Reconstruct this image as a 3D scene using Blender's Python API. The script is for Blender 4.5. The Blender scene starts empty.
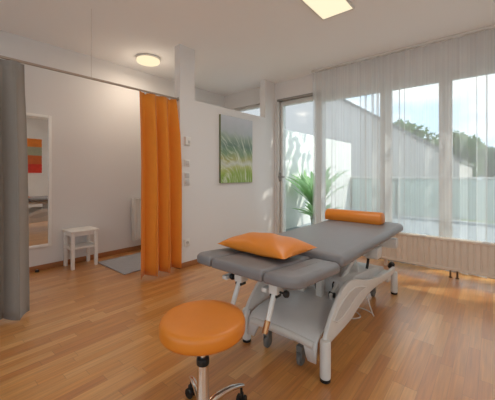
import bpy, bmesh, math, random
from mathutils import Vector, Matrix, noise
PI = math.pi
S = bpy.context.scene
C = S.collection
H = 2.6          # ceiling height
EYE = 1.09       # camera height
WX, WR = -3.94, 1.6      # left and right walls
PX = -2.77               # room face of the partition
WY, WB = 4.0, -1.6       # window wall and back wall

# ------------------------------------------------------------------ materials
def lin(c):
    return tuple((v/12.92 if v <= .04045 else ((v+.055)/1.055)**2.4) for v in [k/255 for k in c])
def mat(name, rgb, rough=.5, metal=0, spec=.5, bump=None, vary=None, sheen=0, coat=0, tint=None):
    m = bpy.data.materials.new(name); m.use_nodes = True
    nt = m.node_tree; b = nt.nodes['Principled BSDF']
    col = (*lin(rgb), 1)
    b.inputs['Base Color'].default_value = col
    b.inputs['Roughness'].default_value = rough
    b.inputs['Metallic'].default_value = metal
    b.inputs['Specular IOR Level'].default_value = spec
    b.inputs['Sheen Weight'].default_value = sheen
    b.inputs['Coat Weight'].default_value = coat
    tc = nt.nodes.new('ShaderNodeTexCoord')
    sc, amt = vary or (14, .05)
    n = nt.nodes.new('ShaderNodeTexNoise'); n.inputs['Scale'].default_value = sc; n.inputs['Detail'].default_value = 3
    nt.links.new(tc.outputs['Object'], n.inputs['Vector'])
    mx = nt.nodes.new('ShaderNodeMix'); mx.data_type = 'RGBA'
    nt.links.new(n.outputs['Fac'], mx.inputs['Factor'])
    mx.inputs['A'].default_value = tuple(min(1, v*(1-amt)) for v in col[:3])+(1,)
    mx.inputs['B'].default_value = tuple(min(1, v*(1+amt)) for v in col[:3])+(1,)
    nt.links.new(mx.outputs['Result'], b.inputs['Base Color'])
    if bump:
        bs, bd = bump
        n2 = nt.nodes.new('ShaderNodeTexNoise'); n2.inputs['Scale'].default_value = bs; n2.inputs['Detail'].default_value = 4
        nt.links.new(tc.outputs['Object'], n2.inputs['Vector'])
        bp = nt.nodes.new('ShaderNodeBump'); bp.inputs['Strength'].default_value = bd; bp.inputs['Distance'].default_value = .002
        nt.links.new(n2.outputs['Fac'], bp.inputs['Height']); nt.links.new(bp.outputs['Normal'], b.inputs['Normal'])
    return m
def emit(name, rgb, strength):
    m = bpy.data.materials.new(name); m.use_nodes = True
    nt = m.node_tree; nt.nodes.clear()
    o = nt.nodes.new('ShaderNodeOutputMaterial'); e = nt.nodes.new('ShaderNodeEmission')
    e.inputs['Color'].default_value = (*lin(rgb), 1); e.inputs['Strength'].default_value = strength
    nt.links.new(e.outputs[0], o.inputs[0])
    return m
def math_node(nt, op, a, b=None):
    n = nt.nodes.new('ShaderNodeMath'); n.operation = op
    for i, v in enumerate((a, b)):
        if v is None: continue
        if isinstance(v, (int, float)): n.inputs[i].default_value = v
        else: nt.links.new(v, n.inputs[i])
    return n.outputs[0]
def parquet():
    m = bpy.data.materials.new('oak_strip_parquet'); m.use_nodes = True
    nt = m.node_tree; b = nt.nodes['Principled BSDF']; L = nt.links.new
    tc = nt.nodes.new('ShaderNodeTexCoord'); sp = nt.nodes.new('ShaderNodeSeparateXYZ'); L(tc.outputs['Object'], sp.inputs[0])
    W, LEN = .058, .52
    rowf = math_node(nt, 'DIVIDE', sp.outputs['X'], W); row = math_node(nt, 'FLOOR', rowf)
    wn = nt.nodes.new('ShaderNodeTexWhiteNoise'); wn.noise_dimensions = '1D'; L(row, wn.inputs['W'])
    colf = math_node(nt, 'ADD', math_node(nt, 'DIVIDE', sp.outputs['Y'], LEN), math_node(nt, 'MULTIPLY', wn.outputs['Value'], 7.3))
    col = math_node(nt, 'FLOOR', colf)
    cx = nt.nodes.new('ShaderNodeCombineXYZ'); L(row, cx.inputs[0]); L(col, cx.inputs[1])
    wn2 = nt.nodes.new('ShaderNodeTexWhiteNoise'); wn2.noise_dimensions = '2D'; L(cx.outputs[0], wn2.inputs['Vector'])
    ramp = nt.nodes.new('ShaderNodeValToRGB'); L(wn2.outputs['Value'], ramp.inputs[0])
    cr = ramp.color_ramp; cr.elements[0].color = (*lin(FLOOR_A), 1); cr.elements[1].color = (*lin(FLOOR_C), 1)
    e = cr.elements.new(.5); e.color = (*lin(FLOOR_B), 1)
    # grain: noise stretched along each strip
    mp = nt.nodes.new('ShaderNodeMapping'); mp.inputs['Scale'].default_value = (70, 3.2, 1)
    L(tc.outputs['Object'], mp.inputs[0])
    av = nt.nodes.new('ShaderNodeVectorMath'); av.operation = 'ADD'; L(mp.outputs[0], av.inputs[0])
    sc = nt.nodes.new('ShaderNodeVectorMath'); sc.operation = 'SCALE'; L(cx.outputs[0], sc.inputs[0]); sc.inputs['Scale'].default_value = 3.7
    L(sc.outputs[0], av.inputs[1])
    n = nt.nodes.new('ShaderNodeTexNoise'); n.inputs['Scale'].default_value = 1; n.inputs['Detail'].default_value = 4; L(av.outputs[0], n.inputs['Vector'])
    g = nt.nodes.new('ShaderNodeMapRange'); L(n.outputs['Fac'], g.inputs['Value'])
    g.inputs['From Min'].default_value = .3; g.inputs['From Max'].default_value = .7
    g.inputs['To Min'].default_value = .80; g.inputs['To Max'].default_value = 1.12
    # joints
    fx = math_node(nt, 'ABSOLUTE', math_node(nt, 'SUBTRACT', math_node(nt, 'FRACT', rowf), .5))
    fy = math_node(nt, 'ABSOLUTE', math_node(nt, 'SUBTRACT', math_node(nt, 'FRACT', colf), .5))
    jx = math_node(nt, 'GREATER_THAN', fx, .485); jy = math_node(nt, 'GREATER_THAN', fy, .497)
    j = math_node(nt, 'MAXIMUM', jx, jy)
    k = math_node(nt, 'SUBTRACT', 1, math_node(nt, 'MULTIPLY', j, .28))
    k = math_node(nt, 'MULTIPLY', k, g.outputs[0])
    vm = nt.nodes.new('ShaderNodeVectorMath'); vm.operation = 'SCALE'; L(ramp.outputs[0], vm.inputs[0]); L(k, vm.inputs['Scale'])
    L(vm.outputs[0], b.inputs['Base Color'])
    b.inputs['Coat Weight'].default_value = 1; b.inputs['Coat Roughness'].default_value = .28; b.inputs['Specular IOR Level'].default_value = .5
    rr = nt.nodes.new('ShaderNodeMapRange'); L(n.outputs['Fac'], rr.inputs['Value']); rr.inputs['To Min'].default_value = .30; rr.inputs['To Max'].default_value = .44
    L(rr.outputs[0], b.inputs['Roughness'])
    return m
FLOOR_A, FLOOR_B, FLOOR_C = (190, 122, 61), (204, 139, 71), (216, 160, 98)
def glass(name='window_glass', gloss=.06):
    m = bpy.data.materials.new(name); m.use_nodes = True
    nt = m.node_tree; nt.nodes.clear(); L = nt.links.new
    o = nt.nodes.new('ShaderNodeOutputMaterial'); t = nt.nodes.new('ShaderNodeBsdfTransparent'); g = nt.nodes.new('ShaderNodeBsdfGlossy')
    t.inputs['Color'].default_value = (.93, .96, .95, 1); g.inputs['Roughness'].default_value = .10
    mx = nt.nodes.new('ShaderNodeMixShader'); mx.inputs[0].default_value = gloss*.22
    L(t.outputs[0], mx.inputs[1]); L(g.outputs[0], mx.inputs[2]); L(mx.outputs[0], o.inputs[0])
    return m
def frosted():
    m = bpy.data.materials.new('frosted_glass'); m.use_nodes = True
    nt = m.node_tree; nt.nodes.clear(); L = nt.links.new
    o = nt.nodes.new('ShaderNodeOutputMaterial'); t = nt.nodes.new('ShaderNodeBsdfTransparent'); d = nt.nodes.new('ShaderNodeBsdfTranslucent'); f = nt.nodes.new('ShaderNodeBsdfDiffuse')
    t.inputs['Color'].default_value = (.88, .94, .92, 1)
    d.inputs['Color'].default_value = (.62, .68, .66, 1); f.inputs['Color'].default_value = (.62, .67, .65, 1)
    m1 = nt.nodes.new('ShaderNodeMixShader'); m1.inputs[0].default_value = .5; L(d.outputs[0], m1.inputs[1]); L(f.outputs[0], m1.inputs[2])
    m2 = nt.nodes.new('ShaderNodeMixShader'); m2.inputs[0].default_value = .85; L(t.outputs[0], m2.inputs[1]); L(m1.outputs[0], m2.inputs[2]); L(m2.outputs[0], o.inputs[0])
    return m
def sheer():
    m = bpy.data.materials.new('sheer_voile'); m.use_nodes = True
    nt = m.node_tree; nt.nodes.clear(); L = nt.links.new
    o = nt.nodes.new('ShaderNodeOutputMaterial'); t = nt.nodes.new('ShaderNodeBsdfTransparent'); d = nt.nodes.new('ShaderNodeBsdfTranslucent'); f = nt.nodes.new('ShaderNodeBsdfDiffuse')
    d.inputs['Color'].default_value = (.82, .83, .83, 1); f.inputs['Color'].default_value = (.85, .84, .82, 1)
    m1 = nt.nodes.new('ShaderNodeMixShader'); m1.inputs[0].default_value = .5; L(d.outputs[0], m1.inputs[1]); L(f.outputs[0], m1.inputs[2])
    tc = nt.nodes.new('ShaderNodeTexCoord'); mp = nt.nodes.new('ShaderNodeMapping'); mp.inputs['Scale'].default_value = (60, 60, .6)
    n = nt.nodes.new('ShaderNodeTexNoise'); n.inputs['Scale'].default_value = 1; L(tc.outputs['Object'], mp.inputs[0]); L(mp.outputs[0], n.inputs['Vector'])
    r = nt.nodes.new('ShaderNodeMapRange'); L(n.outputs['Fac'], r.inputs['Value']); r.inputs['To Min'].default_value = SHEER-.07; r.inputs['To Max'].default_value = SHEER+.07
    m2 = nt.nodes.new('ShaderNodeMixShader'); L(r.outputs[0], m2.inputs[0]); L(t.outputs[0], m2.inputs[1]); L(m1.outputs[0], m2.inputs[2]); L(m2.outputs[0], o.inputs[0])
    return m
SHEER = .43
def foliage(name, rgb, trans=.35):
    m = mat(name, rgb, .6, vary=(2.5, .35)); nt = m.node_tree; L = nt.links.new
    b = nt.nodes['Principled BSDF']; o = [n for n in nt.nodes if n.type == 'OUTPUT_MATERIAL'][0]
    t = nt.nodes.new('ShaderNodeBsdfTranslucent'); t.inputs['Color'].default_value = (*lin(rgb), 1)
    mx = nt.nodes.new('ShaderNodeMixShader'); mx.inputs[0].default_value = trans
    L(b.outputs[0], mx.inputs[1]); L(t.outputs[0], mx.inputs[2]); L(mx.outputs[0], o.inputs[0])
    return m
def grass_print():
    """photo print of pale grass plumes bending over a green meadow (Generated coords: x along the canvas, z up)"""
    m = bpy.data.materials.new('grass_print'); m.use_nodes = True
    nt = m.node_tree; b = nt.nodes['Principled BSDF']; L = nt.links.new; b.inputs['Roughness'].default_value = .6
    tc = nt.nodes.new('ShaderNodeTexCoord'); sp = nt.nodes.new('ShaderNodeSeparateXYZ'); L(tc.outputs['Generated'], sp.inputs[0])
    n0 = nt.nodes.new('ShaderNodeTexNoise'); n0.inputs['Scale'].default_value = 3.2; L(tc.outputs['Generated'], n0.inputs['Vector'])
    h = math_node(nt, 'ADD', sp.outputs['Z'], math_node(nt, 'MULTIPLY', math_node(nt, 'SUBTRACT', n0.outputs['Fac'], .5), .22))
    ramp = nt.nodes.new('ShaderNodeValToRGB'); L(h, ramp.inputs[0]); cr = ramp.color_ramp
    cr.elements[0].position = 0; cr.elements[0].color = (*lin((132, 160, 70)), 1)
    cr.elements[1].position = 1; cr.elements[1].color = (*lin((196, 198, 204)), 1)
    for p, c in ((.14, (140, 165, 66)), (.24, (178, 182, 110)), (.30, (200, 202, 190)), (.36, (172, 170, 110)), (.46, (120, 146, 110)), (.56, (104, 128, 112)), (.68, (142, 158, 140)), (.78, (176, 182, 184))):
        e = cr.elements.new(p); e.color = (*lin(c), 1)
    # curved blades: arcs around a point at the lower right
    dy = math_node(nt, 'SUBTRACT', sp.outputs['Y'], -.08); dz = math_node(nt, 'SUBTRACT', sp.outputs['Z'], -.12)
    rad = math_node(nt, 'SQRT', math_node(nt, 'ADD', math_node(nt, 'MULTIPLY', dy, dy), math_node(nt, 'MULTIPLY', dz, dz)))
    n1 = nt.nodes.new('ShaderNodeTexNoise'); n1.inputs['Scale'].default_value = 2.2; n1.inputs['Detail'].default_value = 3; L(tc.outputs['Generated'], n1.inputs['Vector'])
    ang = math_node(nt, 'ARCTAN2', dz, dy)
    cb = nt.nodes.new('ShaderNodeCombineXYZ'); L(math_node(nt, 'ADD', math_node(nt, 'MULTIPLY', rad, 26), math_node(nt, 'MULTIPLY', n1.outputs['Fac'], 7)), cb.inputs[0]); L(math_node(nt, 'MULTIPLY', ang, 2.2), cb.inputs[1])
    ns = nt.nodes.new('ShaderNodeTexNoise'); ns.inputs['Scale'].default_value = 1; ns.inputs['Detail'].default_value = 3; L(cb.outputs[0], ns.inputs['Vector'])
    mr = nt.nodes.new('ShaderNodeMapRange'); L(ns.outputs['Fac'], mr.inputs['Value']); mr.inputs['From Min'].default_value = .48; mr.inputs['From Max'].default_value = .66
    st = mr.outputs[0]
    n2 = nt.nodes.new('ShaderNodeTexNoise'); n2.inputs['Scale'].default_value = 9; L(tc.outputs['Generated'], n2.inputs['Vector'])
    top = nt.nodes.new('ShaderNodeMapRange'); L(sp.outputs['Z'], top.inputs['Value']); top.inputs['From Min'].default_value = .78; top.inputs['From Max'].default_value = .6
    f = math_node(nt, 'MULTIPLY', math_node(nt, 'MULTIPLY', st, top.outputs[0]), math_node(nt, 'MULTIPLY', n2.outputs['Fac'], 1.25))
    mx = nt.nodes.new('ShaderNodeMix'); mx.data_type = 'RGBA'; L(f, mx.inputs['Factor']); L(ramp.outputs[0], mx.inputs['A']); mx.inputs['B'].default_value = (*lin((222, 226, 205)), 1)
    L(mx.outputs['Result'], b.inputs['Base Color'])
    return m

M = {
 'wall': mat('white_plaster', (225, 220, 216), .85, bump=(90, .12), vary=(1.2, .015)),
 'ceil': mat('ceiling_plaster', (249, 248, 246), .9, bump=(90, .1), vary=(1.2, .015)),
 'floor': parquet(),
 'skirt': mat('oak_skirting', (160, 104, 62), .45, vary=(9, .18)),
 'frame': mat('window_frame_paint', (214, 210, 204), .4),
 'alu': mat('blind_rail_metal', (150, 145, 138), .4, metal=.4),
 'glass': glass(), 'frost': frosted(), 'sheer': sheer(),
 'vinyl_grey': mat('grey_vinyl', (128, 124, 124), .42, bump=(260, .12), spec=.5),
 'vinyl_orange': mat('orange_vinyl', (222, 130, 38), .42, bump=(260, .1)),
 'fabric_orange': mat('orange_cloth', (224, 134, 34), .85, bump=(420, .2), sheen=.15),
 'fabric_grey': mat('grey_cloth', (140, 131, 122), .9, bump=(420, .25), sheen=.3),
 'metal_white': mat('white_lacquer', (220, 216, 210), .38),
 'metal_silver': mat('silver_lacquer', (200, 199, 196), .35, metal=.15),
 'base_grey': mat('pale_grey_cover', (216, 213, 210), .30),
 'chrome': mat('chrome', (225, 222, 218), .12, metal=1),
 'black': mat('black_rubber', (26, 24, 23), .55),
 'castergrey': mat('grey_caster_plastic', (120, 118, 114), .5),
 'wood_white': mat('white_painted_wood', (240, 236, 230), .5),
 'rad': mat('warm_bounce_radiator_enamel', (222, 208, 192), .45),  # white radiator; warm bounce off the floor is mixed into this colour
 'rad_white': mat('white_radiator_enamel', (226, 220, 212), .45),
 'brass': mat('dull_pipe_metal', (120, 100, 80), .4, metal=.6),
 'plastic': mat('white_switch_plastic', (226, 220, 212), .4),
 'plastic_grey': mat('grey_button_plastic', (196, 190, 184), .4),
 'rail': mat('curtain_rail_metal', (168, 150, 134), .4, metal=.3),
 'rug': mat('grey_rug_pile', (172, 170, 172), .95, bump=(300, .8), vary=(45, .16)),
 'mirror': mat('silver_mirror', (236, 236, 234), .015, metal=1),
 'lamp_panel': emit('panel_lamp_glow', (255, 240, 204), 1.1),
 'lamp_round': emit('round_lamp_glow', (255, 236, 196), 1.1),
 'lamp_rim': mat('lamp_housing', (226, 220, 210), .5),
 'terrace': mat('grey_terrace_slab', (150, 155, 160), .8, vary=(3, .06)),
 'render': mat('white_render', (236, 233, 228), .9, bump=(60, .2)),
 'house': mat('pale_grey_render', (194, 185, 182), .9, bump=(60, .2)),
 'roof': mat('dark_roof_sheet', (120, 116, 114), .6),
 'leaf1': foliage('tree_leaf', (96, 128, 66)), 'leaf2': foliage('tree_leaf_dark', (78, 110, 62)), 'leaf3': foliage('plant_leaf_glare', (176, 208, 156), .55),  # third leaf: pale glare is put into the leaf colour
 'bark': mat('tree_bark', (92, 74, 58), .9, bump=(20, .5), vary=(12, .3)),
 'soil': mat('lawn_green', (110, 126, 84), .95, vary=(3, .2)),
 'pot': mat('clay_pot', (214, 212, 206), .7),
 'canvas': grass_print(),
 'canvas_edge': mat('canvas_edge_print', (104, 112, 74), .7, vary=(8, .3)),
}

# ------------------------------------------------------------------ mesh helpers
class MB:
    def __init__(self): self.bm = bmesh.new()
    def _v(self, pts): return [self.bm.verts.new(p) for p in pts]
    def face(self, vs):
        try: return self.bm.faces.new(vs)
        except ValueError: return None
    def box(self, x0, x1, y0, y1, z0, z1, bev=0, seg=2, M4=None):
        t = bmesh.new(); bmesh.ops.create_cube(t, size=1)
        bmesh.ops.scale(t, vec=(x1-x0, y1-y0, z1-z0), verts=t.verts)
        if bev: bmesh.ops.bevel(t, geom=list(t.edges), offset=bev, segments=seg, profile=.5, affect='EDGES')
        bmesh.ops.translate(t, vec=((x0+x1)/2, (y0+y1)/2, (z0+z1)/2), verts=t.verts)
        if M4: bmesh.ops.transform(t, matrix=M4, verts=t.verts)
        self._merge(t); return self
    def _merge(self, t):
        me = bpy.data.meshes.new('t'); t.to_mesh(me); t.free(); self.bm.from_mesh(me); bpy.data.meshes.remove(me)
    def loft(self, rings, cap0=True, cap1=True, closed=True):
        R = [self._v(r) for r in rings]; n = len(R[0])
        for a, b in zip(R, R[1:]):
            for i in range(n if closed else n-1):
                self.face((a[i], a[(i+1) % n], b[(i+1) % n], b[i]))
        if cap0: self.face(R[0][::-1])
        if cap1: self.face(R[-1])
        return self
    def lathe(self, prof, c=(0, 0, 0), axis='z', n=40):
        rings = []
        for r, h in prof:
            ring = []
            for i in range(n):
                a = 2*PI*i/n; x, y = r*math.cos(a), r*math.sin(a)
                p = {'z': (x, y, h), 'x': (h, x, y), 'y': (y, h, x)}[axis]
                ring.append((p[0]+c[0], p[1]+c[1], p[2]+c[2]))
            rings.append(ring)
        return self.loft(rings)
    def tube(self, pts, r, n=14):
        pts = [Vector(p) for p in pts]; rings = []
        t0 = (pts[1]-pts[0]).normalized(); up = Vector((0, 0, 1)) if abs(t0.z) < .9 else Vector((1, 0, 0))
        u = t0.cross(up).normalized()
        for i, p in enumerate(pts):
            t = (pts[min(i+1, len(pts)-1)]-pts[max(i-1, 0)]).normalized()
            u = (u-t*u.dot(t)).normalized(); v = t.cross(u)
            rr = r[i] if isinstance(r, (list, tuple)) else r
            rings.append([p+(u*math.cos(2*PI*k/n)+v*math.sin(2*PI*k/n))*rr for k in range(n)])
        return self.loft(rings)
    def prism(self, poly, axis, a, b, bev=0):
        """poly: 2-D outline; axis x -> poly is (y,z); y -> (x,z); z -> (x,y)"""
        def p3(p, t): return {'x': (t, p[0], p[1]), 'y': (p[0], t, p[1]), 'z': (p[0], p[1], t)}[axis]
        t = bmesh.new(); A = [t.verts.new(p3(p, a)) for p in poly]; B = [t.verts.new(p3(p, b)) for p in poly]
        n = len(poly); t.faces.new(A); t.faces.new(B[::-1])
        for i in range(n): t.faces.new((A[i], B[i], B[(i+1) % n], A[(i+1) % n]))
        bmesh.ops.recalc_face_normals(t, faces=t.faces)
        if bev:
            ed = [e for e in t.edges if e.calc_face_angle(0) > .6]
            bmesh.ops.bevel(t, geom=ed, offset=bev, segments=2, profile=.5, affect='EDGES')
        self._merge(t); return self
    def build(self, name, m, parent=None, smooth=35, world=True):
        bmesh.ops.recalc_face_normals(self.bm, faces=self.bm.faces)
        me = bpy.data.meshes.new(name); self.bm.to_mesh(me); self.bm.free()
        me.materials.append(m)
        o = bpy.data.objects.new(name, me); C.objects.link(o)
        if smooth:
            for p in me.polygons: p.use_smooth = True
            me.set_sharp_from_angle(angle=math.radians(smooth))
        if parent:
            o.parent = parent
            if world:                      # geometry was given in scene coordinates
                off = Vector((0, 0, 0)); q = parent
                while q: off += q.location; q = q.parent
                me.transform(Matrix.Translation(-off))
        return o
def rrect(x0, x1, y0, y1, r, n=7):
    """rounded rectangle, r may be four radii (x0y0, x1y0, x1y1, x0y1)"""
    if not isinstance(r, (list, tuple)): r = [r]*4
    out = []
    for (cx, cy, a0, k) in ((x0, y0, PI, 0), (x1, y0, -PI/2, 1), (x1, y1, 0, 2), (x0, y1, PI/2, 3)):
        q = max(r[k], 1e-4); ox = cx+q if k in (0, 3) else cx-q; oy = cy+q if k in (0, 1) else cy-q
        for i in range(n): a = a0+PI/2*i/(n-1); out.append((ox+q*math.cos(a), oy+q*math.sin(a)))
    return out
def cushion(mb, x0, x1, y0, y1, zf, th, rad, er, crown=.004, eb=None):
    """padded slab: zf(y) is its underside, th thickness, rad plan corner radii, er edge roll"""
    if not isinstance(rad, (list, tuple)): rad = [rad]*4
    eb = eb or er*.5; rings = []
    def ring(ins, z):
        return [(x, y, zf(y)+z) for x, y in rrect(x0+ins, x1-ins, y0+ins, y1-ins, [max(q-ins, .004) for q in rad], 9)]
    mx = min(x1-x0, y1-y0)/2
    for ins in (mx*.95, mx*.5): rings.append(ring(ins, 0))
    for i in range(6): a = PI/2*i/5; rings.append(ring(eb*(1-math.sin(a)), eb*(1-math.cos(a))))
    for i in range(9): a = PI/2*i/8; rings.append(ring(er*(1-math.cos(a)), th-er*1+er*math.sin(a)-crown*0))
    for k in (.25, .45, .7, .95):
        ins = er+(mx-er)*k; rings.append(ring(ins, th+crown*(1-(1-k)**2)))
    return mb.loft(rings)
def empty(name, loc, rz=0):
    o = bpy.data.objects.new(name, None); C.objects.link(o); o.location = loc; o.rotation_euler.z = rz; o.empty_display_size = .1
    return o
def tag(o, label, cat, group=None, kind=None):
    o['label'] = label; o['category'] = cat
    if group: o['group'] = group
    if kind: o['kind'] = kind
    return o
def thing(name, loc, label, cat, group=None): return tag(empty(name, loc), label, cat, group)
def struct(o): o['kind'] = 'structure'; return o

# ------------------------------------------------------------------ room shell
struct(MB().box(WX-.2, WR+.2, WB-.2, WY+.25, -.12, 0).build('floor', M['floor'], smooth=0))
struct(MB().box(WX-.2, WR+.2, WB-.2, WY+.25, H, H+.2).build('ceiling', M['ceil'], smooth=0))
struct(MB().box(WX-.2, WX, WB-.2, WY+.25, 0, H).build('wall_left', M['wall'], smooth=0))
# right and back walls, each with an unseen window added to fill the room with daylight
RW, BW = (-1.1, 1.3, .85, 2.3), (-2.4, 1.2, .45, 2.3)
w = MB().box(WR, WR+.2, WB-.2, RW[0], 0, H).box(WR, WR+.2, RW[1], WY+.25, 0, H).box(WR, WR+.2, RW[0], RW[1], 0, RW[2]).box(WR, WR+.2, RW[0], RW[1], RW[3], H)
struct(w.build('wall_right', M['wall'], smooth=0))
w = MB().box(WX, BW[0], WB-.2, WB, 0, H).box(BW[1], WR, WB-.2, WB, 0, H).box(BW[0], BW[1], WB-.2, WB, 0, BW[2]).box(BW[0], BW[1], WB-.2, WB, BW[3], H)
struct(w.build('wall_back', M['wall'], smooth=0))
# partition between room and changing niche: low wall with two full-height posts
pt = MB().prism([(2.08, 0), (4.0, 0), (4.0, H), (3.73, H), (3.73, 1.99), (2.30, 1.99), (2.30, H), (2.08, H)], 'x', PX-.10, PX)
struct(pt.build('wall_partition', M['wall'], smooth=0))
# window wall: lintel, end piers, niche wall around its window
LZ = 2.31
w = MB()
w.box(PX, WR, WY, WY+.22, LZ, H)
w.box(PX-.1, -2.70, WY, WY+.22, 0, LZ)
w.box(PX-.1, PX, WY, WY+.22, LZ, H)
w.box(WX, PX-.1, WY, WY+.22, 2.32, H); w.box(WX, PX-.1, WY, WY+.22, 0, .9)
w.box(WX, -3.72, WY, WY+.22, .9, 2.32)
struct(w.build('wall_front', M['wall'], smooth=0))
# skirting
struct(MB().box(WX, WX+.014, WB, WY, 0, .062, .003).build('baseboard_left', M['skirt']))
b = MB().box(PX, PX+.014, 2.08, WY, 0, .06, .003).box(PX-.1, PX+.014, 2.066, 2.08, 0, .06, .003)
struct(b.build('baseboard_partition', M['skirt']))
struct(MB().box(WR-.014, WR, WB, WY, 0, .06, .003).build('baseboard_right', M['skirt']))

def glazing(kind, x0, x1, z0, z1, fw, sash, head=.13):
    """frame ring + sash + pane, standing in the window wall"""
    y0, y1 = WY+.05, WY+.13
    f = MB()
    f.box(x0, x0+fw, y0, y1, z0, z1, .004); f.box(x1-fw, x1, y0, y1, z0, z1, .004)
    f.box(x0+fw, x1-fw, y0, y1, z1-head+sash, z1, .004); f.box(x0+fw, x1-fw, y0, y1, z0, z0+fw, .004)
    o = struct(f.build(kind, M['frame']))
    a0, a1, c0, c1 = x0+fw-.006, x1-fw+.006, z0+fw-.006, z1-head+sash+.006
    s = MB(); ya, yb = WY+.03, WY+.10
    s.box(a0, a0+sash, ya, yb, c0, c1, .004); s.box(a1-sash, a1, ya, yb, c0, c1, .004)
    s.box(a0+sash, a1-sash, ya, yb, c1-sash, c1, .004); s.box(a0+sash, a1-sash, ya, yb, c0, c0+sash, .004)
    s.build('sash', M['frame'], o)
    MB().box(a0+sash-.005, a1-sash+.005, WY+.06, WY+.084, c0+sash-.005, c1-sash+.005).build('pane', M['glass'], o, smooth=0)
    return o
d1 = glazing('door_1', -2.70, -1.99, .02, LZ, .028, .04, .10)
h = MB().box(-2.685, -2.66, WY+.005, WY+.03, .98, 1.12, .004).tube([(-2.672, WY-.03, 1.05), (-2.56, WY-.03, 1.05)], .009).tube([(-2.672, WY+.01, 1.05), (-2.672, WY-.035, 1.05)], .009)
h.build('door_handle', M['alu'], d1)
glazing('window_1', -1.99, -1.065, .06, LZ, .026, .044, .145)
glazing('window_2', -1.065, -.419, .06, LZ, .026, .044, .145)
glazing('window_3', -.419, .62, .06, LZ, .026, .044, .145)
glazing('window_4', .62, 1.58, .06, LZ, .026, .044, .145)
glazing('window_5', -3.72, -2.90, .90, 2.32, .03, .035, .065)
def plain_window(name, axis, a, b, z0, z1, f):
    def bx(mb, p, q, c, d, e, g):
        return mb.box(f+e, f+g, p, q, c, d, .004) if axis == 'x' else mb.box(p, q, f+e, f+g, c, d, .004)
    mb = MB(); k = .06; m = (a+b)/2
    bx(mb, a, a+k, z0, z1, .06, .13); bx(mb, b-k, b, z0, z1, .06, .13); bx(mb, m-k/2, m+k/2, z0+k, z1-k, .06, .13)
    bx(mb, a+k, b-k, z1-k, z1, .06, .13); bx(mb, a+k, b-k, z0, z0+k, .06, .13)
    o = struct(mb.build(name, M['frame']))
    for p, q in ((a+k, m-k/2), (m+k/2, b-k)):
        bx(MB(), p, q, z0+k, z1-k, .085, .105).build('pane', M['glass'], o, smooth=0)
plain_window('fill_window_6', 'x', *RW, WR)  # added out of view on the right, lets in fill daylight
plain_window('fill_window_7', 'y', *BW, WB-.2)  # added behind the camera, lets in fill daylight
struct(MB().box(-1.99, 1.58, WY+.02, WY+.2, 0, .06, .003).build('trim_1', M['frame']))
struct(MB().box(-2.72, -1.96, WY-.012, WY+.05, LZ-.025, LZ+.012, .003).build('trim_2', M['alu']))
struct(MB().box(-2.735, -2.69, WY-.012, WY+.05, 0, LZ-.025, .003).build('trim_3', M['frame']))
struct(MB().box(1.58, WR, WY, WY+.22, 0, LZ).build('wall_pier', M['wall'], smooth=0))

# ------------------------------------------------------------------ sheer curtain and its ceiling track
tag(MB().box(-2.02, WR-.02, 3.84, 3.90, H-.03, H, .004).build('curtain_track', M['frame']), 'long white ceiling track carrying the sheer voile along the windows', 'curtain track')
random.seed(4)
def sheer_sheet():
    mb = MB(); x0, x1, n = -2.0, 1.55, 1500; cols = []
    ph = [random.uniform(0, 6.28) for _ in range(6)]
    for i in range(n+1):
        t = i/n; s = t*(x1-x0)
        a = s*2*PI/.150+1.9*math.sin(s*2.3+ph[0])+1.3*math.sin(s*5.1+ph[1])+.5*math.sin(s*13+ph[5])
        am = .75+.45*math.sin(s*5.7+ph[2])+.35*math.sin(s*2.3+ph[3])
        rows = []
        for k in range(9):
            v = k/8; z = H-.032-v*(H-.062)
            f = .014+.020*min(1, v*3)*am
            drift = .006*math.sin(s*7+v*2.2+ph[4])*v
            rows.append((x0+s+.028*am*math.sin(2*a)+drift, 3.87+f*math.sin(a+.25*v), z))
        cols.append(rows)
    return mb.loft(cols, False, False, closed=False)
tag(sheer_sheet().build('sheer_curtain', M['sheer'], smooth=180), 'floor-length white sheer voile curtain hanging across the big windows', 'sheer curtain')

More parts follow.
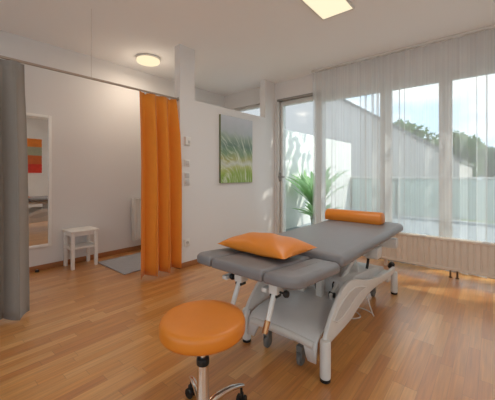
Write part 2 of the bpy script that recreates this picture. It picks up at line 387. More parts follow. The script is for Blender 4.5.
# ------------------------------------------------------------------ cubicle rail and curtains
RX, RZ = -2.80, 1.965
tr = thing('cubicle_rail', (RX, 1.0, RZ), 'thin straight metal curtain rail at the changing niche opening', 'curtain rail')
MB().box(RX-.011, RX+.011, WB+.01, 2.078, RZ-.009, RZ+.009, .003).build('rail_profile', M['rail'], tr)
MB().box(RX-.02, RX+.02, 2.068, 2.079, RZ-.02, RZ+.02, .003).build('end_bracket', M['alu'], tr)
MB().tube([(RX, 1.12, RZ), (RX, 1.12, H)], .0011, 8).build('suspension_wire', M['rail'], tr)
def drape(name, y0, y1, z0, folds, amp, m, parent, seed, xoff=0, flare=1.0, n=260, yb=(0, 0), ph=0., hem=.0):
    rnd = random.Random(seed); mb = MB(); cols = []
    w = [rnd.uniform(.6, 1.2) for _ in range(12)]; p = [rnd.uniform(0, 6.28) for _ in range(4)]
    for i in range(n+1):
        t = i/n; rows = []
        a = ph+2*PI*folds*t+.5*math.sin(2*PI*t+p[0])
        am = w[int(t*folds) % 12]*(1-t*folds % 1)+w[int(t*folds+1) % 12]*(t*folds % 1)
        for k in range(25):
            v = k/24; z = RZ-.014-v*(RZ-.014-z0)-hem*math.sin(a)*v**6
            g = .35+.65*min(1, v*5)
            sx = math.sin(a+.35*math.sin(2.2*v+p[1])*v)
            x = RX+xoff*min(1, v*2.5)+amp*am*g*flare*(sx+.18*math.sin(3*a+v))
            y = y0+yb[0]*v+t*(y1-y0+(yb[1]-yb[0])*v)+.014*g*math.sin(2*a)
            rows.append((x, y, z))
        cols.append(rows)
    mb.loft(cols, False, False, closed=False)
    o = mb.build(name, m, parent, smooth=180)
    so = o.modifiers.new('thickness', 'SOLIDIFY'); so.thickness = .004
    return o
def hooks(parent, ys):
    for y in ys:
        mb = MB().box(RX-.006, RX+.006, y-.009, y+.009, RZ-.030, RZ-.009, .002)
        mb.build('glider', M['plastic'], parent)
oc = thing('orange_curtain', (RX, 1.83, 0), 'long orange cloth curtain gathered against the partition post', 'curtain')
drape('cloth', 1.59, 2.035, .03, 2.7, .052, M['fabric_orange'], oc, 5, xoff=.045, yb=(-.015, .02), ph=2.6, hem=.012)
hooks(oc, (1.66, 1.76, 1.86, 1.96, 2.04))
gc = thing('grey_curtain', (RX, .35, 0), 'long grey cloth curtain at the left edge, bunched beside the mirror', 'curtain')
drape('cloth', .02, .625, .015, 3.6, .055, M['fabric_grey'], gc, 11, xoff=.06, yb=(0, .02), ph=.5, hem=.01)
hooks(gc, (.10, .22, .34, .46, .57))

# ------------------------------------------------------------------ changing niche
mr = thing('wall_mirror', (WX, .86, .27), 'tall narrow mirror in white frame on the niche wall behind grey curtain', 'mirror')
f = MB(); a0, a1, c0, c1, fw = .58, 1.13, .265, 1.77, .032
f.box(WX, WX+.03, a0, a0+fw, c0, c1, .005); f.box(WX, WX+.03, a1-fw, a1, c0, c1, .005)
f.box(WX, WX+.03, a0+fw, a1-fw, c1-fw, c1, .005); f.box(WX, WX+.03, a0+fw, a1-fw, c0, c0+fw, .005)
f.build('mirror_frame', M['wood_white'], mr)
MB().box(WX+.004, WX+.016, a0+fw-.004, a1-fw+.004, c0+fw-.004, c1-fw+.004).build('mirror_glass', M['mirror'], mr, smooth=0)

st = thing('step_stool', (-3.785, 1.395, 0), 'small white wooden stool with a low shelf against the niche wall', 'stool')
X0, X1, Y0, Y1, ZT = -3.915, -3.655, 1.25, 1.54, .44
MB().box(X0-.008, X1+.012, Y0-.012, Y1+.012, ZT-.022, ZT, .006).build('seat', M['wood_white'], st)
for (x, y) in ((X0, Y0), (X1-.036, Y0), (X0, Y1-.036), (X1-.036, Y1-.036)):
    MB().box(x, x+.036, y, y+.036, 0, ZT-.022, .003).build('leg', M['wood_white'], st)
MB().box(X0+.005, X1-.005, Y0+.036, Y1-.036, .225, .245, .003).build('shelf', M['wood_white'], st)
for y in (Y0+.006, Y1-.026): MB().box(X0+.036, X1-.036, y, y+.02, .215, .255, .003).build('stretcher', M['wood_white'], st)
for y in (Y0+.008, Y1-.026): MB().box(X0+.036, X1-.036, y, y+.018, ZT-.065, ZT-.022, .002).build('apron', M['wood_white'], st)
MB().box(X1-.03, X1-.012, Y0+.036, Y1-.036, ZT-.065, ZT-.022, .002).build('apron', M['wood_white'], st)

rg = MB(); nx, ny = 28, 36
rg.loft([[(-3.74+.68*i/nx, 1.565+.95*j/ny, .011+.003*noise.noise((i*.31, j*.27, 0))) for i in range(nx+1)] for j in range(ny+1)], False, False, closed=False)
o = tag(rg.build('rug', M['rug'], smooth=180), 'grey woven rug on the parquet of the changing niche', 'rug')
so = o.modifiers.new('thickness', 'SOLIDIFY'); so.thickness = .009; so.offset = -1

def radiator_plate(axis, a, b, z0, z1, f, depth, pitch):
    """ribbed panel: a..b along the wall, front face at f, ribs pressed in"""
    out = []; n = int((b-a)/pitch); p = (b-a)/n
    for i in range(n):
        s = a+i*p
        out += [(s, 0), (s+p*.62, 0), (s+p*.72, 1), (s+p*.90, 1)]
    out.append((b, 0))
    mb = MB(); dpt = .009
    pr = [(s, f-(dpt if axis == 'y' and False else 0)+k*dpt) for s, k in out]
    poly = [(s, q) for s, q in pr]+[(b, f+depth), (a, f+depth)]
    return poly
# low radiator in front of the windows
RA, RB_, RF = -1.12, 1.30, 3.70
ra = thing('window_radiator', (0, RF+.05, 0), 'low wide white ribbed radiator in front of the window curtain', 'radiator')
poly = radiator_plate('y', RA, RB_, 0, 0, RF, .03, .055)
MB().prism(poly, 'z', .105, .40).build('front_panel', M['rad'], ra, smooth=0)
MB().box(RA, RB_, RF+.075, RF+.10, .105, .40, .004).build('rear_panel', M['rad'], ra)
MB().box(RA-.004, RB_+.004, RF-.006, RF+.012, .392, .418, .004).box(RA-.004, RB_+.004, RF-.006, RF+.012, .090, .115, .004).build('panel_rim', M['rad'], ra)
g = MB().box(RA, RB_, RF+.012, RF+.10, .402, .410)
k = RA+.03
while k < RB_-.03: g.box(k, k+.006, RF+.016, RF+.096, .410, .416); k += .022
g.build('top_grille', M['rad'], ra)
for s in (RA+.002, RB_-.010): MB().box(s, s+.008, RF+.03, RF+.10, .105, .404, .002).build('side_panel', M['rad'], ra)
for s in (-.62, -.08, .8): MB().box(s, s+.06, RF-.010, RF+.035, .405, .425, .003).build('clip', M['metal_white'], ra)
for s in (-.345, -.285): MB().tube([(s, RF+.05, 0), (s, RF+.05, .11)], .009).lathe([(.016, 0), (.016, .008)], (s, RF+.05, 0), 'z', 16).build('supply_pipe', M['brass'], ra)
for s in (-1.0, 1.15): MB().box(s, s+.03, RF+.035, RF+.075, 0, .12, .003).build('foot', M['rad'], ra)
# niche radiator, mostly behind the orange curtain
rn = thing('niche_radiator', (WX+.06, 2.5, .16), 'white panel radiator on the niche wall half hidden by orange curtain', 'radiator')
n0, n1 = 2.10, 2.85
poly = [(WX+.105-(p[1]-0), p[0]) for p in radiator_plate('x', n0, n1, 0, 0, 0, .025, .05)]
MB().prism(poly, 'z', .17, .74).build('front_panel', M['rad_white'], rn, smooth=0)
MB().box(WX+.035, WX+.055, n0, n1, .17, .74, .003).build('rear_panel', M['rad_white'], rn)
MB().box(WX+.035, WX+.107, n0-.004, n0+.006, .16, .75, .002).build('side_panel', M['rad_white'], rn)
MB().box(WX+.035, WX+.107, n0+.006, n1, .74, .75, .002).build('top_grille', M['rad_white'], rn)
for y in (n0+.12, n1-.12): MB().box(WX, WX+.04, y, y+.03, .2, .7, .002).build('wall_bracket', M['metal_white'], rn)

ds = thing('door_stop', (-3.90, .985, 0), 'small dark knob lying on the floor by the wooden skirting under mirror', 'door stop')
MB().lathe([(.006, 0), (.020, .001), (.022, .012), (.016, .022), (.006, .026)], (-3.90, .985, 0), 'z', 20).build('rubber_body', M['black'], ds)
MB().lathe([(.010, .0255), (.010, .029), (.004, .031)], (-3.90, .985, 0), 'z', 16).build('screw_cap', M['alu'], ds)

# ------------------------------------------------------------------ things on the partition
def plate(name, y, z, wy, hz, label, cat, parts):
    t = thing(name, (PX, y, z), label, cat)
    MB().box(PX, PX+.010, y-wy/2, y+wy/2, z-hz/2, z+hz/2, .004).build('cover_plate', M['plastic'], t)
    for (nm, yy, zz, w2, h2, dd, mm) in parts:
        MB().box(PX+.008, PX+.010+dd, y+yy-w2/2, y+yy+w2/2, z+zz-h2/2, z+zz+h2/2, .002).build(nm, M[mm], t)
    return t
plate('thermostat', 2.18, 1.485, .085, .10, 'square white thermostat box, uppermost fitting on the partition post', 'thermostat', [('housing', 0, 0, .075, .09, .018, 'plastic'), ('dial', .012, -.01, .03, .03, .022, 'plastic_grey')])
plate('light_switch', 2.18, 1.225, .08, .08, 'small single white light switch just below the thermostat', 'light switch', [('rocker', 0, 0, .05, .05, .006, 'plastic_grey')])
plate('double_switch', 2.18, 1.04, .08, .155, 'tall two-gang white switch plate, lowest of the three on the post', 'light switch', [('rocker', 0, .036, .055, .055, .006, 'plastic_grey'), ('rocker', 0, -.036, .055, .055, .006, 'plastic_grey')])
sk = plate('wall_socket', 2.18, .285, .085, .085, 'white wall socket low down beside the orange curtain', 'socket', [])
MB().lathe([(.021, .010), (.021, .0125), (.0195, .0125), (.0185, .0105)], (PX, 2.18, .285), 'x', 28).build('socket_well', M['plastic_grey'], sk)
for dy in (-.0095, .0095): MB().lathe([(.0028, .0098), (.0028, .0112)], (PX, 2.18+dy, .285), 'x', 10).build('contact_hole', M['black'], sk)

cv = thing('canvas_print', (PX, 3.04, .975), 'tall canvas print of pale grasses over green meadow on partition', 'picture')
MB().box(PX+.031, PX+.034, 2.713, 3.367, .977, 1.883).build('printed_face', M['canvas'], cv, smooth=0)
MB().box(PX, PX+.031, 2.712, 3.368, .975, 1.885, .002).build('stretcher_frame', M['canvas_edge'], cv)

# the picture on the right-hand wall that the mirror shows
pa = thing('colour_field_painting', (WR, 2.28, 1.14), 'painting of orange, grey and red bands seen in the mirror', 'picture')
MB().box(WR-.02, WR, 2.02, 2.50, 1.12, 2.06, .002).build('stretcher_frame', M['wood_white'], pa)
bands = [('orange_band', (218, 122, 40), 1.83, 2.05), ('grey_band', (150, 148, 124), 1.60, 1.83), ('rust_band', (190, 92, 40), 1.37, 1.60), ('red_band', (206, 52, 32), 1.13, 1.37)]
for nm, c, z0, z1 in bands:
    MB().box(WR-.024, WR-.02, 2.03, 2.49, z0, z1).build(nm, mat(nm, c, .7, vary=(7, .3)), pa, smooth=0)

# ------------------------------------------------------------------ lamps
def light(kind, name, loc, energy, size, col):
    l = bpy.data.lights.new(name, kind); l.energy = energy; l.color = col
    if kind == 'AREA': l.shape = 'RECTANGLE'; l.size, l.size_y = size
    else: l.shadow_soft_size = size
    o = bpy.data.objects.new(name, l); C.objects.link(o); o.location = loc
WARM = (1, .86, .70); SOFT = (1, .95, .89)
def round_lamp(x, y, energy, label):
    t = thing('round_ceiling_lamp', (x, y, H), label, 'lamp', 'round ceiling lamps')
    MB().lathe([(.135, H), (.150, H-.004), (.150, H-.022), (.14, H-.026)], (x, y, 0), 'z', 48).build('lamp_base', M['lamp_rim'], t)
    MB().lathe([(.143, H-.024), (.145, H-.045), (.138, H-.060), (.11, H-.070), (.05, H-.074), (.002, H-.075)], (x, y, 0), 'z', 48).build('diffuser', M['lamp_round'], t)
    light('POINT', 'round_lamp_light', (x, y, H-.215), energy*.3, .13, WARM)
    light('AREA', 'round_lamp_downlight', (x, y, H-.085), energy*.75, (.24, .24), WARM)
def panel_lamp(x0, x1, y0, y1, energy, label):
    t = thing('panel_ceiling_lamp', ((x0+x1)/2, (y0+y1)/2, H), label, 'lamp')
    f = MB(); z0 = H-.022; k = .013
    f.box(x0, x0+k, y0, y1, z0, H, .002); f.box(x1-k, x1, y0, y1, z0, H, .002)
    f.box(x0+k, x1-k, y0, y0+k, z0, H, .002); f.box(x0+k, x1-k, y1-k, y1, z0, H, .002)
    f.build('lamp_frame', M['lamp_rim'], t)
    MB().box(x0+k, x1-k, y0+k, y1-k, H-.018, H-.012).build('diffuser', M['lamp_panel'], t, smooth=0)
    light('AREA', 'panel_lamp_light', ((x0+x1)/2, (y0+y1)/2, H-.024), energy, (x1-x0-.03, y1-y0-.03), SOFT)
round_lamp(-3.42, 2.07, 7.4, 'round glowing flush lamp on the ceiling of the changing niche')
panel_lamp(-1.26, -.95, 2.0, 2.63, 11, 'rectangular glowing ceiling panel above the treatment table')
round_lamp(1.1, .9, 9, 'unseen round ceiling lamp added to fill the right side of the room')  # added out of view to even out the room light

# ------------------------------------------------------------------ treatment table
tb = thing('treatment_table', (-.955, 2.1, 0), 'grey padded treatment table on a white lifting base in mid room', 'treatment table')
CX = -.955
def flat(z): return lambda y: z
cushion(MB(), -1.272, -.618, 1.545, 2.985, flat(.578), .066, [.03, .03, .075, .11], .040, .004).build('main_cushion', M['vinyl_grey'], tb, smooth=60)
def hz(y): return .562+(.60-.562)*(1.535-y)/.49
cushion(MB(), -1.136, -.802, 1.05, 1.535, hz, .052, [.012, .012, .02, .02], .022, .004).build('head_cushion', M['vinyl_grey'], tb, smooth=60)
cushion(MB(), -1.300, -1.142, 1.05, 1.535, hz, .052, [.085, .012, .03, .04], .026, .004).build('arm_cushion', M['vinyl_grey'], tb, smooth=60)
cushion(MB(), -.796, -.622, 1.05, 1.535, hz, .052, [.012, .085, .04, .03], .026, .004).build('arm_cushion', M['vinyl_grey'], tb, smooth=60)
# top frame under the cushions
f = MB()
for x in (CX-.20, CX+.16): f.box(x, x+.04, 1.35, 2.86, .525, .578, .004)
f.box(CX-.24, CX+.24, 1.60, 1.64, .53, .575, .004); f.box(CX-.24, CX+.24, 2.30, 2.34, .53, .575, .004)
f.build('top_frame', M['metal_white'], tb)
MB().box(CX-.29, -.655, 2.82, 2.90, .43, .515, .006).box(CX-.2, CX-.16, 2.82, 2.86, .51, .578).box(CX+.16, CX+.2, 2.82, 2.86, .51, .578).build('end_crossbar', M['metal_white'], tb)
MB().box(-.80, -.70, 2.44, 2.56, .41, .50, .008).box(CX+.16, CX+.2, 2.46, 2.54, .49, .53).build('actuator_box', M['metal_white'], tb)
for x in (CX-.145, CX+.115): MB().box(x, x+.03, 1.10, 1.62, .536, .556, .003, M4=None).build('head_rail', M['metal_white'], tb)
# support rods of the head section
for (xa, ya, za) in ((-.775, 1.125, .560), (-.995, 1.13, .563)):
    tp = Vector((xa, ya, za)); bt = tp+Vector((.008, -.095, -.165))
    t = MB().tube([tp, bt], .0125); t.build('support_rod', M['metal_white'], tb)
    MB().tube([bt+(tp-bt)*.26, bt+(bt-tp)*.02], .0132).build('rod_reflection', mat('rod_tip_reflection', (200, 150, 104), .25, metal=.6), tb)  # brown reflection on the polished rod end, painted as a coloured sleeve
    MB().box(xa-.024, xa+.024, ya-.024, ya+.03, za-.022, za+.022, .004).build('clamp', M['metal_white'], tb)
    MB().box(xa-.02, xa+.02, ya-.022, ya+.02, za-.038, za-.024, .004).build('clamp_collar', M['black'], tb)
    s = 1 if xa > -.9 else -1
    kn = MB().lathe([(.005, .0), (.005, .026), (.014, .027), (.017, .035), (.014, .046), (.004, .049)], (0, 0, 0), 'x', 18)
    bmesh.ops.transform(kn.bm, matrix=Matrix.Translation((xa+.022*s, ya, za-.012)) @ Matrix.Scale(s, 4, (1, 0, 0)), verts=kn.bm.verts)
    kn.build('clamp_knob', M['black'], tb)
# base cover: curved sheet with a dropped lip beside each front foot
rows = []
prof = [(1.440, .150), (1.446, .178), (1.465, .198), (1.52, .212), (1.62, .222), (1.75, .232), (1.95, .242), (2.2, .246), (2.5, .240), (2.75, .225), (2.86, .205)]
xs = [CX-.235+.47*i/30 for i in range(31)]
cv_ = MB(); ringsT = []
for (y, z) in prof:
    ringsT.append([(x, y, z+.008*math.cos((x-CX)/.235*PI/2)) for x in xs])
lip = []
for x in xs:
    u = abs(x-CX)/.235
    s = min(1, max(0, (u-.66)/.13)); s = s*s*(3-2*s)
    lip.append((x, 1.432-.004*s, .150-.018*(1-u*u)*0-.068*s))
ringsT.insert(0, lip)
cv_.loft(ringsT, False, False, closed=False)
o = cv_.build('base_cover', M['base_grey'], tb, smooth=50)
so = o.modifiers.new('thickness', 'SOLIDIFY'); so.thickness = .012; so.offset = 1
# rolled bar across the front of the cover
MB().loft([[(x, 1.436+.016*math.cos(q), zc+.022*math.sin(q)) for q in [2*PI*k/16 for k in range(16)]] for x, zc in [(CX-.215+.43*i/20, .165+.012*math.cos((-1+i/10)*PI/2)) for i in range(21)]]).build('front_bar', M['metal_white'], tb)
# housing of the lifting drive behind the first column
MB().prism([(1.945, .235), (1.945, .350), (1.975, .362), (2.10, .366), (2.35, .345), (2.60, .305), (2.80, .262), (2.80, .19)], 'x', CX-.205, CX+.205, .008).build('drive_housing', M['base_grey'], tb)
# side frames: fin-shaped casting with a long slot
outer = [(1.43, .19), (1.437, .213), (1.47, .26), (1.511, .301), (1.56, .345), (1.62, .385), (1.68, .414), (1.735, .428), (1.80, .431), (1.86, .424), (1.93, .405), (2.05, .365), (2.2, .330), (2.36, .303), (2.52, .284), (2.667, .270), (2.78, .266), (2.86, .262),
         (2.86, .215), (2.667, .212), (2.5, .228), (2.358, .242), (2.2, .247), (2.083, .243), (1.95, .222), (1.804, .190), (1.70, .182), (1.60, .180), (1.532, .178), (1.47, .175)]
slot = [(1.535, .285), (1.60, .325), (1.68, .352), (1.77, .370), (1.86, .370), (1.95, .350), (2.02, .330), (2.08, .312), (2.02, .312), (1.94, .312), (1.85, .298), (1.75, .272), (1.66, .258), (1.58, .262)]
def side_frame(xc, s):
    th = .024
    p = MB().prism(outer, 'x', xc-th/2, xc+th/2, .006)
    o = p.build('side_frame', M['metal_white'], tb, smooth=40)
    # recessed slot: a darker inlay with its raised rim
    xf = xc+s*th/2
    MB().prism(slot, 'x', xf-.003*s, xf+.0025*s).build('slot_inlay', M['metal_silver'], o, smooth=0)
    rim = MB().tube([(xf, y, z) for y, z in slot+slot[:2]], .005, 8); rim.build('slot_rim', M['metal_white'], o)
side_frame(-.684, 1); side_frame(-1.226, -1)
for (x, y, hgt) in ((-.677, 1.443, .218), (-1.233, 1.46, .215), (-.690, 2.900, .205), (-1.22, 2.90, .205)):
    ft = MB().lathe([(.025, .018), (.0285, .022), (.0285, hgt-.012), (.025, hgt-.003), (.016, hgt)], (x, y, 0), 'z', 28).build('foot', M['metal_white'], tb)
    MB().lathe([(.023, 0), (.027, .003), (.027, .017), (.024, .0185)], (x, y, 0), 'z', 28).build('rubber_cap', M['black'], ft)
for (x, y) in ((-.705, 2.875), (-1.205, 2.875)):
    kb = MB().lathe([(.020, -.03), (.024, -.025), (.026, 0), (.022, .02), (.010, .028)], (0, 0, 0), 'z', 24)
    bmesh.ops.transform(kb.bm, matrix=Matrix.Translation((x-.0, y-.005, .268)) @ Matrix.Rotation(.5, 4, 'Y'), verts=kb.bm.verts)
    kb.build('end_knob', M['black'], tb)
# rear floor beam tying the back feet
MB().box(-1.205, -.705, 2.78, 2.86, .13, .20, .012).build('rear_beam', M['metal_white'], tb)
# casters under the cover
for (x, y, r) in ((-1.09, 1.495, .034), (-.842, 1.478, .034), (-1.09, 2.72, .036), (-.82, 2.72, .036)):
    ca = MB().box(x-.020, x-.014, y-.022, y+.022, .030, .105, .003).box(x+.014, x+.020, y-.022, y+.022, .030, .105, .003).box(x-.02, x+.02, y-.024, y+.024, .078, .115, .005).tube([(x, y, .11), (x, y, .20)], .01).build('caster', M['castergrey'], tb)
    MB().lathe([(.010, -.012), (r-.004, -.012), (r, -.008), (r, .008), (r-.004, .012), (.010, .012)], (x, y, r), 'x', 28).build('wheel', M['castergrey'], ca)
# lifting mechanism
MB().box(CX+.018, CX+.062, 1.845, 1.895, .235, .548, .004).box(CX+.008, CX+.085, 1.825, 1.925, .236, .252, .003).build('lift_column', M['metal_white'], tb)
MB().box(CX-.12, CX-.076, 1.845, 1.895, .235, .548, .004).build('lift_column', M['metal_white'], tb)
for x in (CX-.17, CX+.13):
    mb = MB(); m4 = Matrix.Translation((x, 2.12, .385)) @ Matrix.Rotation(math.radians(22), 4, 'X')
    mb.box(-.012, .012, -.30, .30, -.022, .022, .004, M4=m4); mb.build('lift_arm', M['metal_white'], tb)
    MB().lathe([(.018, -.018), (.018, .018)], (x, 1.86, .285), 'x', 20).build('pivot', M['black'], tb)
    MB().lathe([(.018, -.018), (.018, .018)], (x, 2.38, .490), 'x', 20).build('pivot', M['black'], tb)
MB().tube([(CX, 2.02, .30), (CX, 2.46, .49)], .022).build('lift_motor', M['metal_silver'], tb)
MB().box(CX-.10, CX+.15, 1.96, 2.30, .262, .33, .01).build('motor_box', M['base_grey'], tb)
for (x, y) in ((CX-.02, 1.93), (CX+.11, 1.93)):
    MB().tube([(x, y, .27), (x, y-.012, .30), (x, y-.012, .335), (x, y+.004, .345)], .006, 8).build('release_hook', M['black'], tb)
MB().tube([(-.76, 2.40, .42), (-.76, 2.385, .385), (-.765, 2.38, .345)], .010, 10).build('control_lever', M['black'], tb)
# mains lead hanging from the frame and looped on the floor
pts = []
for i in range(60):
    t = i/59
    if t < .4:
        q = t/.4; pts.append((CX+.16+.10*q, 2.20+.12*q, .50-.49*q**.8))
    else:
        q = (t-.4)/.6; a = q*2*PI*1.6
        pts.append((CX+.26-.13+.13*math.cos(a)-.12*q, 2.32+.10*math.sin(a)-.12*q, .008+.004*(q*1.6 % 1)))
MB().tube(pts, .0045, 8).build('mains_lead', M['metal_white'], tb)

# pillow on the head section
def pillow():
    mb = MB(); n = 34; hx, hy = .245, .165; T, B = .062, .036
    def pt(i, j, sgn):
        u, v = -1+2*i/n, -1+2*j/n
        pin = 1-.055*(abs(u)**2*abs(1-abs(v))**1)  # sides draw in a little between the corners
        e = max(0, (1-abs(u)**2.6))*max(0, (1-abs(v)**2.6))
        x = u*hx*(1-.05*(1-v*v)*abs(u)**4); y = v*hy*(1-.05*(1-u*u)*abs(v)**4)
        return (x, y, (T if sgn > 0 else -B)*e**.55+.003*math.sin(9*u+5*v)*e)
    top = [[pt(i, j, 1) for j in range(n+1)] for i in range(n+1)]
    bot = [[pt(i, j, -1) for j in range(n+1)] for i in range(n+1)]
    mb.loft(top, False, False, closed=False); mb.loft(bot, False, False, closed=False)
    bmesh.ops.remove_doubles(mb.bm, verts=mb.bm.verts, dist=.0004)
    return mb
pm = pillow().build('pillow', M['vinyl_orange'], smooth=75)
pm.location = (-1.022, 1.385, .672); pm.rotation_euler = (math.radians(-.5), 0, math.radians(-2))
tag(pm, 'flat orange vinyl pillow lying on the head section of the table', 'pillow')
# half-round bolster at the far end
bp = MB(); rr = .062; sec = []
for i in range(23): a = -.18+(PI+.36)*i/22; sec.append((rr*1.12*math.cos(a), .040+rr*math.sin(a)))
sec = [(-rr*1.02, .004)][:0]+sec
sec = sec+[(-rr*1.02, .006), (-rr*.95, 0), (rr*.95, 0), (rr*1.02, .006)]
ringsB = []
L0 = .262
for (x, k) in ((-L0, .90), (-L0+.004, .97), (-L0+.012, 1), (0, 1), (L0-.012, 1), (L0-.004, .97), (L0, .90)):
    ringsB.append([(x, p*k, .05+(q-.05)*k) for p, q in sec])
bp.loft(ringsB)
bo = bp.build('bolster', M['vinyl_orange'], smooth=50)
bo.location = (-1.008, 2.755, .649); bo.rotation_euler.z = math.radians(-1)
tag(bo, 'orange half-round bolster across the far end of the table', 'bolster')

# ------------------------------------------------------------------ rolling stool
SX, SY = -.94, .825
rs = thing('rolling_stool', (SX, SY, 0), 'round orange swivel stool on a chrome five-star base with black casters', 'stool')
MB().lathe([(.02, .424), (.160, .424), (.173, .428), (.179, .437), (.180, .450), (.1795, .470), (.176, .481), (.169, .488), (.155, .4905), (.12, .492), (.05, .493), (.004, .4935)], (SX, SY, 0), 'z', 72).build('seat', M['vinyl_orange'], rs, smooth=60)
MB().lathe([(.045, .415), (.055, .424), (.02, .4245)], (SX, SY, 0), 'z', 32).build('seat_plate', M['black'], rs)
MB().lathe([(.0135, .28), (.0135, .42)], (SX, SY, 0), 'z', 24).build('piston', M['chrome'], rs)
MB().lathe([(.016, .318), (.025, .316), (.027, .311), (.027, .292), (.025, .288)], (SX, SY, 0), 'z', 28).build('collar', M['black'], rs)
MB().lathe([(.0255, .290), (.0255, .12), (.034, .105), (.036, .075), (.030, .060), (.006, .060)], (SX, SY, 0), 'z', 32).build('column', M['chrome'], rs)
RVEC, FVEC = Vector((math.cos(math.radians(40.05)), math.sin(math.radians(40.05)), 0)), Vector((-math.sin(math.radians(40.05)), math.cos(math.radians(40.05)), 0))
for k in range(5):
    a = math.radians(-24+72*k)
    d = (FVEC*math.cos(a)+RVEC*math.sin(a)); sd = Vector((-d.y, d.x, 0)); o0 = Vector((SX, SY, 0))
    leg = MB(); rings = []
    for (s, z, wd, hh) in ((.018, .098, .019, .020), (.06, .110, .017, .018), (.11, .114, .015, .014), (.16, .110, .014, .012), (.205, .098, .013, .010), (.228, .088, .011, .008)):
        c = o0+d*s+Vector((0, 0, z))
        rings.append([c+sd*wd*math.cos(2*PI*q/16)+Vector((0, 0, 1))*hh*math.sin(2*PI*q/16) for q in range(16)])
    leg.loft(rings); lo = leg.build('leg', M['chrome'], rs)
    cc = o0+d*.215
    ca = MB().tube([cc+Vector((0, 0, .05)), cc+Vector((0, 0, .09))], .006, 10)
    m4 = Matrix.Translation(cc) @ Matrix.Rotation(math.atan2(d.y, d.x)+.5, 4, 'Z')
    ca.box(-.016, .016, -.007, .007, .022, .056, .004, M4=m4)
    co = ca.build('caster', M['black'], lo)
    for sgn in (-1, 1):
        wl = MB().lathe([(.004, -.007), (.020, -.007), (.024, -.004), (.024, .004), (.020, .007), (.004, .007)], (0, 0, 0), 'y', 24)
        bmesh.ops.transform(wl.bm, matrix=m4 @ Matrix.Translation((0, .0145*sgn, .024)), verts=wl.bm.verts)
        # wheels belong to the caster; kept one level below the leg
        wl.build('wheel', M['black'], lo)

# ------------------------------------------------------------------ outside
struct(MB().box(-30, 30, 8.7, 60, -.6, -.5).build('ground', M['soil'], smooth=0))
struct(MB().box(-3.6, 8, WY+.25, 8.7, -.2, -.02).build('terrace_floor', M['terrace'], smooth=0))
pw = MB().box(-3.40, -3.2, WY+.3, 8.57, -.02, 2.0, .01)
struct(pw.build('terrace_wall', M['render']))
br = thing('balustrade', (0, 8.5, -.02), 'frosted glass balustrade with a slim rail along the terrace edge', 'balustrade')
x = -3.16
while x < 7.0:
    MB().box(x+.01, x+1.19, 8.49, 8.505, .04, .98).build('glass_panel', M['frost'], br, smooth=0)
    MB().box(x-.02, x+.01, 8.47, 8.53, -.02, 1.0, .004).build('post', M['alu'], br)
    x += 1.2
MB().box(-3.18, x, 8.465, 8.535, .99, 1.03, .006).build('top_rail', M['frame'], br)
hb = thing('gabled_house', (-7.5, 15, -.5), 'pale rendered house with a sloping gable beyond the terrace', 'house')
MB().prism([(-17, -.5), (-.857, -.5), (-.857, 1.57), (-8.4, 6.55), (-17, .9)], 'y', 12, 20).build('gable_wall', M['house'], hb, smooth=0)
MB().prism([(-.80, 1.50), (-.76, 1.60), (-8.4, 6.68), (-17.1, .95), (-17.1, .82), (-8.4, 6.56)], 'y', 11.92, 20.1).build('roof', M['roof'], hb, smooth=0)
def tree(x, y, zb, h, r, seed, m, label, zs=.2, nleaf=420):
    rnd = random.Random(seed)
    t = thing('broadleaf_tree', (x, y, zb), label, 'tree', 'trees around the terrace')
    MB().tube([(x, y, zb), (x+.05, y, zb+h*.35), (x-.08, y+.1, zb+h*.62)], [.16, .12, .06], 10).build('trunk', M['bark'], t)
    mb = MB()
    blobs = [(Vector((x+rnd.uniform(-.55, .55)*r, y+rnd.uniform(-.5, .5)*r, zb+h*.62+rnd.uniform(-.9, 1.1)*zs*h)), r*rnd.uniform(.42, .62)) for _ in range(9)]
    for c, rb in blobs:
        for _ in range(nleaf):
            d = Vector((rnd.gauss(0, 1), rnd.gauss(0, 1), rnd.gauss(0, 1))).normalized(); p = c+d*rb*rnd.uniform(.7, 1.05)
            u = Vector((rnd.gauss(0, 1), rnd.gauss(0, 1), rnd.gauss(0, 1))).normalized(); v = u.cross(d).normalized(); s = .16*rnd.uniform(.7, 1.3)
            mb.face(mb._v([p-u*s, p-v*s*.5, p+u*s, p+v*s*.5]))
    mb.build('crown', m, t, smooth=0)
tree(-4.3, 24, -.5, 5.7, 2.0, 1, M['leaf1'], 'tallest rounded green tree rising just behind the sloping house gable')
tree(-2.86, 29, -.5, 5.1, 2.0, 2, M['leaf2'], 'darker tree farther back between the gable end and the low right trees')
tree(-1.4, 22, -.5, 4.2, 1.3, 3, M['leaf1'], 'slim tree right of the gable end, beyond the balustrade')
tree(.45, 26.5, -.5, 3.6, 1.7, 6, M['leaf2'], 'tree furthest right beyond the balustrade, cut by the photo edge')
tree(.95, 5.8, -.02, 8.2, 2.3, 12, M['leaf1'], 'unseen tall tree added on the terrace to dapple the sun through the glass door', .08, 130)  # added out of view; its thin crown breaks the sun into dapples
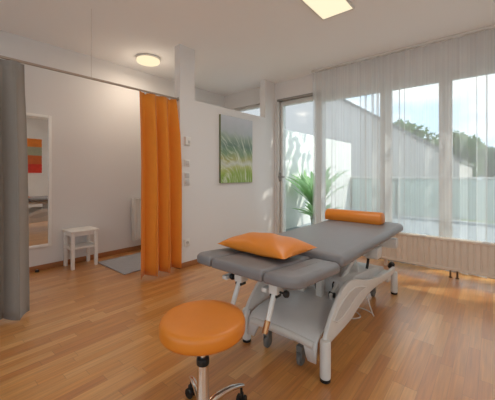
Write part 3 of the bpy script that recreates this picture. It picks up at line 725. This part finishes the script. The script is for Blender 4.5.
def fronds(x, y, seed, label, n, L, m, zb=-.02, el0=.7):
    rnd = random.Random(seed); t = thing('potted_palm', (x, y, zb), label, 'plant', 'potted palms outside the glass door')
    MB().lathe([(.11, zb), (.14, zb+.28), (.15, zb+.30), (.13, zb+.30), (.12, zb+.26), (.01, zb+.26)], (x, y, 0), 'z', 24).build('pot', M['pot'], t)
    mb = MB()
    for k in range(n):
        a = rnd.uniform(0, 2*PI); el = rnd.uniform(el0, 1.42); ln = L*rnd.uniform(.75, 1.1); d = Vector((math.cos(a), math.sin(a), 0)); sd = Vector((-d.y, d.x, 0))
        pts = []
        for q in range(15):
            s = q/14; pts.append(Vector((x, y, zb+.26))+d*ln*math.cos(el)*s*(.6+.6*s)+Vector((0, 0, ln*(math.sin(el)*s-.38*s*s))))
        for p in pts:
            if p.x < -3.0: p.x = -3.0-.10*(1-math.exp((p.x+3.0)/.10))
        L_, R_ = [], []
        for q, p in enumerate(pts):
            s = q/14; wd = .07*math.sin(PI*min(1, .08+s*.92))**.7
            L_.append(mb.bm.verts.new(p+sd*wd-Vector((0, 0, wd*.3)))); R_.append(mb.bm.verts.new(p-sd*wd-Vector((0, 0, wd*.3))))
        M_ = [mb.bm.verts.new(p) for p in pts]
        for q in range(14):
            mb.face((L_[q], L_[q+1], M_[q+1], M_[q])); mb.face((M_[q], M_[q+1], R_[q+1], R_[q]))
    mb.build('fronds', m, t, smooth=60)
fronds(-2.76, 5.5, 3, 'leafy potted palm outside the uncurtained glass door', 36, 1.55, M['leaf3'], el0=1.0)
fronds(-2.46, 4.95, 8, 'low bushy potted palm close outside the glass door', 30, .60, M['leaf3'])

# ------------------------------------------------------------------ daylight
W = bpy.data.worlds.new('sky'); S.world = W; W.use_nodes = True
nt = W.node_tree; nt.nodes.clear(); L = nt.links.new
out = nt.nodes.new('ShaderNodeOutputWorld'); bg = nt.nodes.new('ShaderNodeBackground'); L(bg.outputs[0], out.inputs[0])
tc = nt.nodes.new('ShaderNodeTexCoord'); mp = nt.nodes.new('ShaderNodeMapping'); mp.inputs['Scale'].default_value = (2.2, 2.2, 6); L(tc.outputs['Generated'], mp.inputs[0])
n = nt.nodes.new('ShaderNodeTexNoise'); n.inputs['Scale'].default_value = 2; n.inputs['Detail'].default_value = 6; L(mp.outputs[0], n.inputs['Vector'])
rp = nt.nodes.new('ShaderNodeValToRGB'); L(n.outputs['Fac'], rp.inputs[0]); rp.color_ramp.elements[0].position = .42; rp.color_ramp.elements[1].position = .62
rp.color_ramp.elements[0].color = (.62, .80, 1.0, 1); rp.color_ramp.elements[1].color = (1, 1, 1, 1)
L(rp.outputs[0], bg.inputs['Color']); bg.inputs['Strength'].default_value = 1.95
sl = bpy.data.lights.new('sun', 'SUN'); sl.energy = 4.0; sl.color = (1, .95, .87); sl.angle = .012
so = bpy.data.objects.new('sun', sl); C.objects.link(so); so.rotation_euler = Vector((-.55, -.35, -.75)).to_track_quat('-Z', 'Y').to_euler()

# ------------------------------------------------------------------ camera
cd = bpy.data.cameras.new('camera'); co = bpy.data.objects.new('camera', cd); C.objects.link(co); S.camera = co
cd.sensor_width = 36; cd.sensor_fit = 'HORIZONTAL'; cd.lens = 36*292/495
cd.shift_y = -(200-174.5)/495
cd.clip_start = .02; cd.clip_end = 200
co.location = (0, 0, EYE); co.rotation_euler = (PI/2, 0, math.radians(40.05))

S.view_settings.view_transform = 'Standard'; S.view_settings.look = 'None'; S.view_settings.gamma = 1; S.view_settings.use_curve_mapping = False
S.view_settings.exposure = 0.0
S.cycles.use_denoising = True
S.cycles.max_bounces = 10; S.cycles.diffuse_bounces = 6; S.cycles.transparent_max_bounces = 24
S.cycles.sample_clamp_indirect = 6
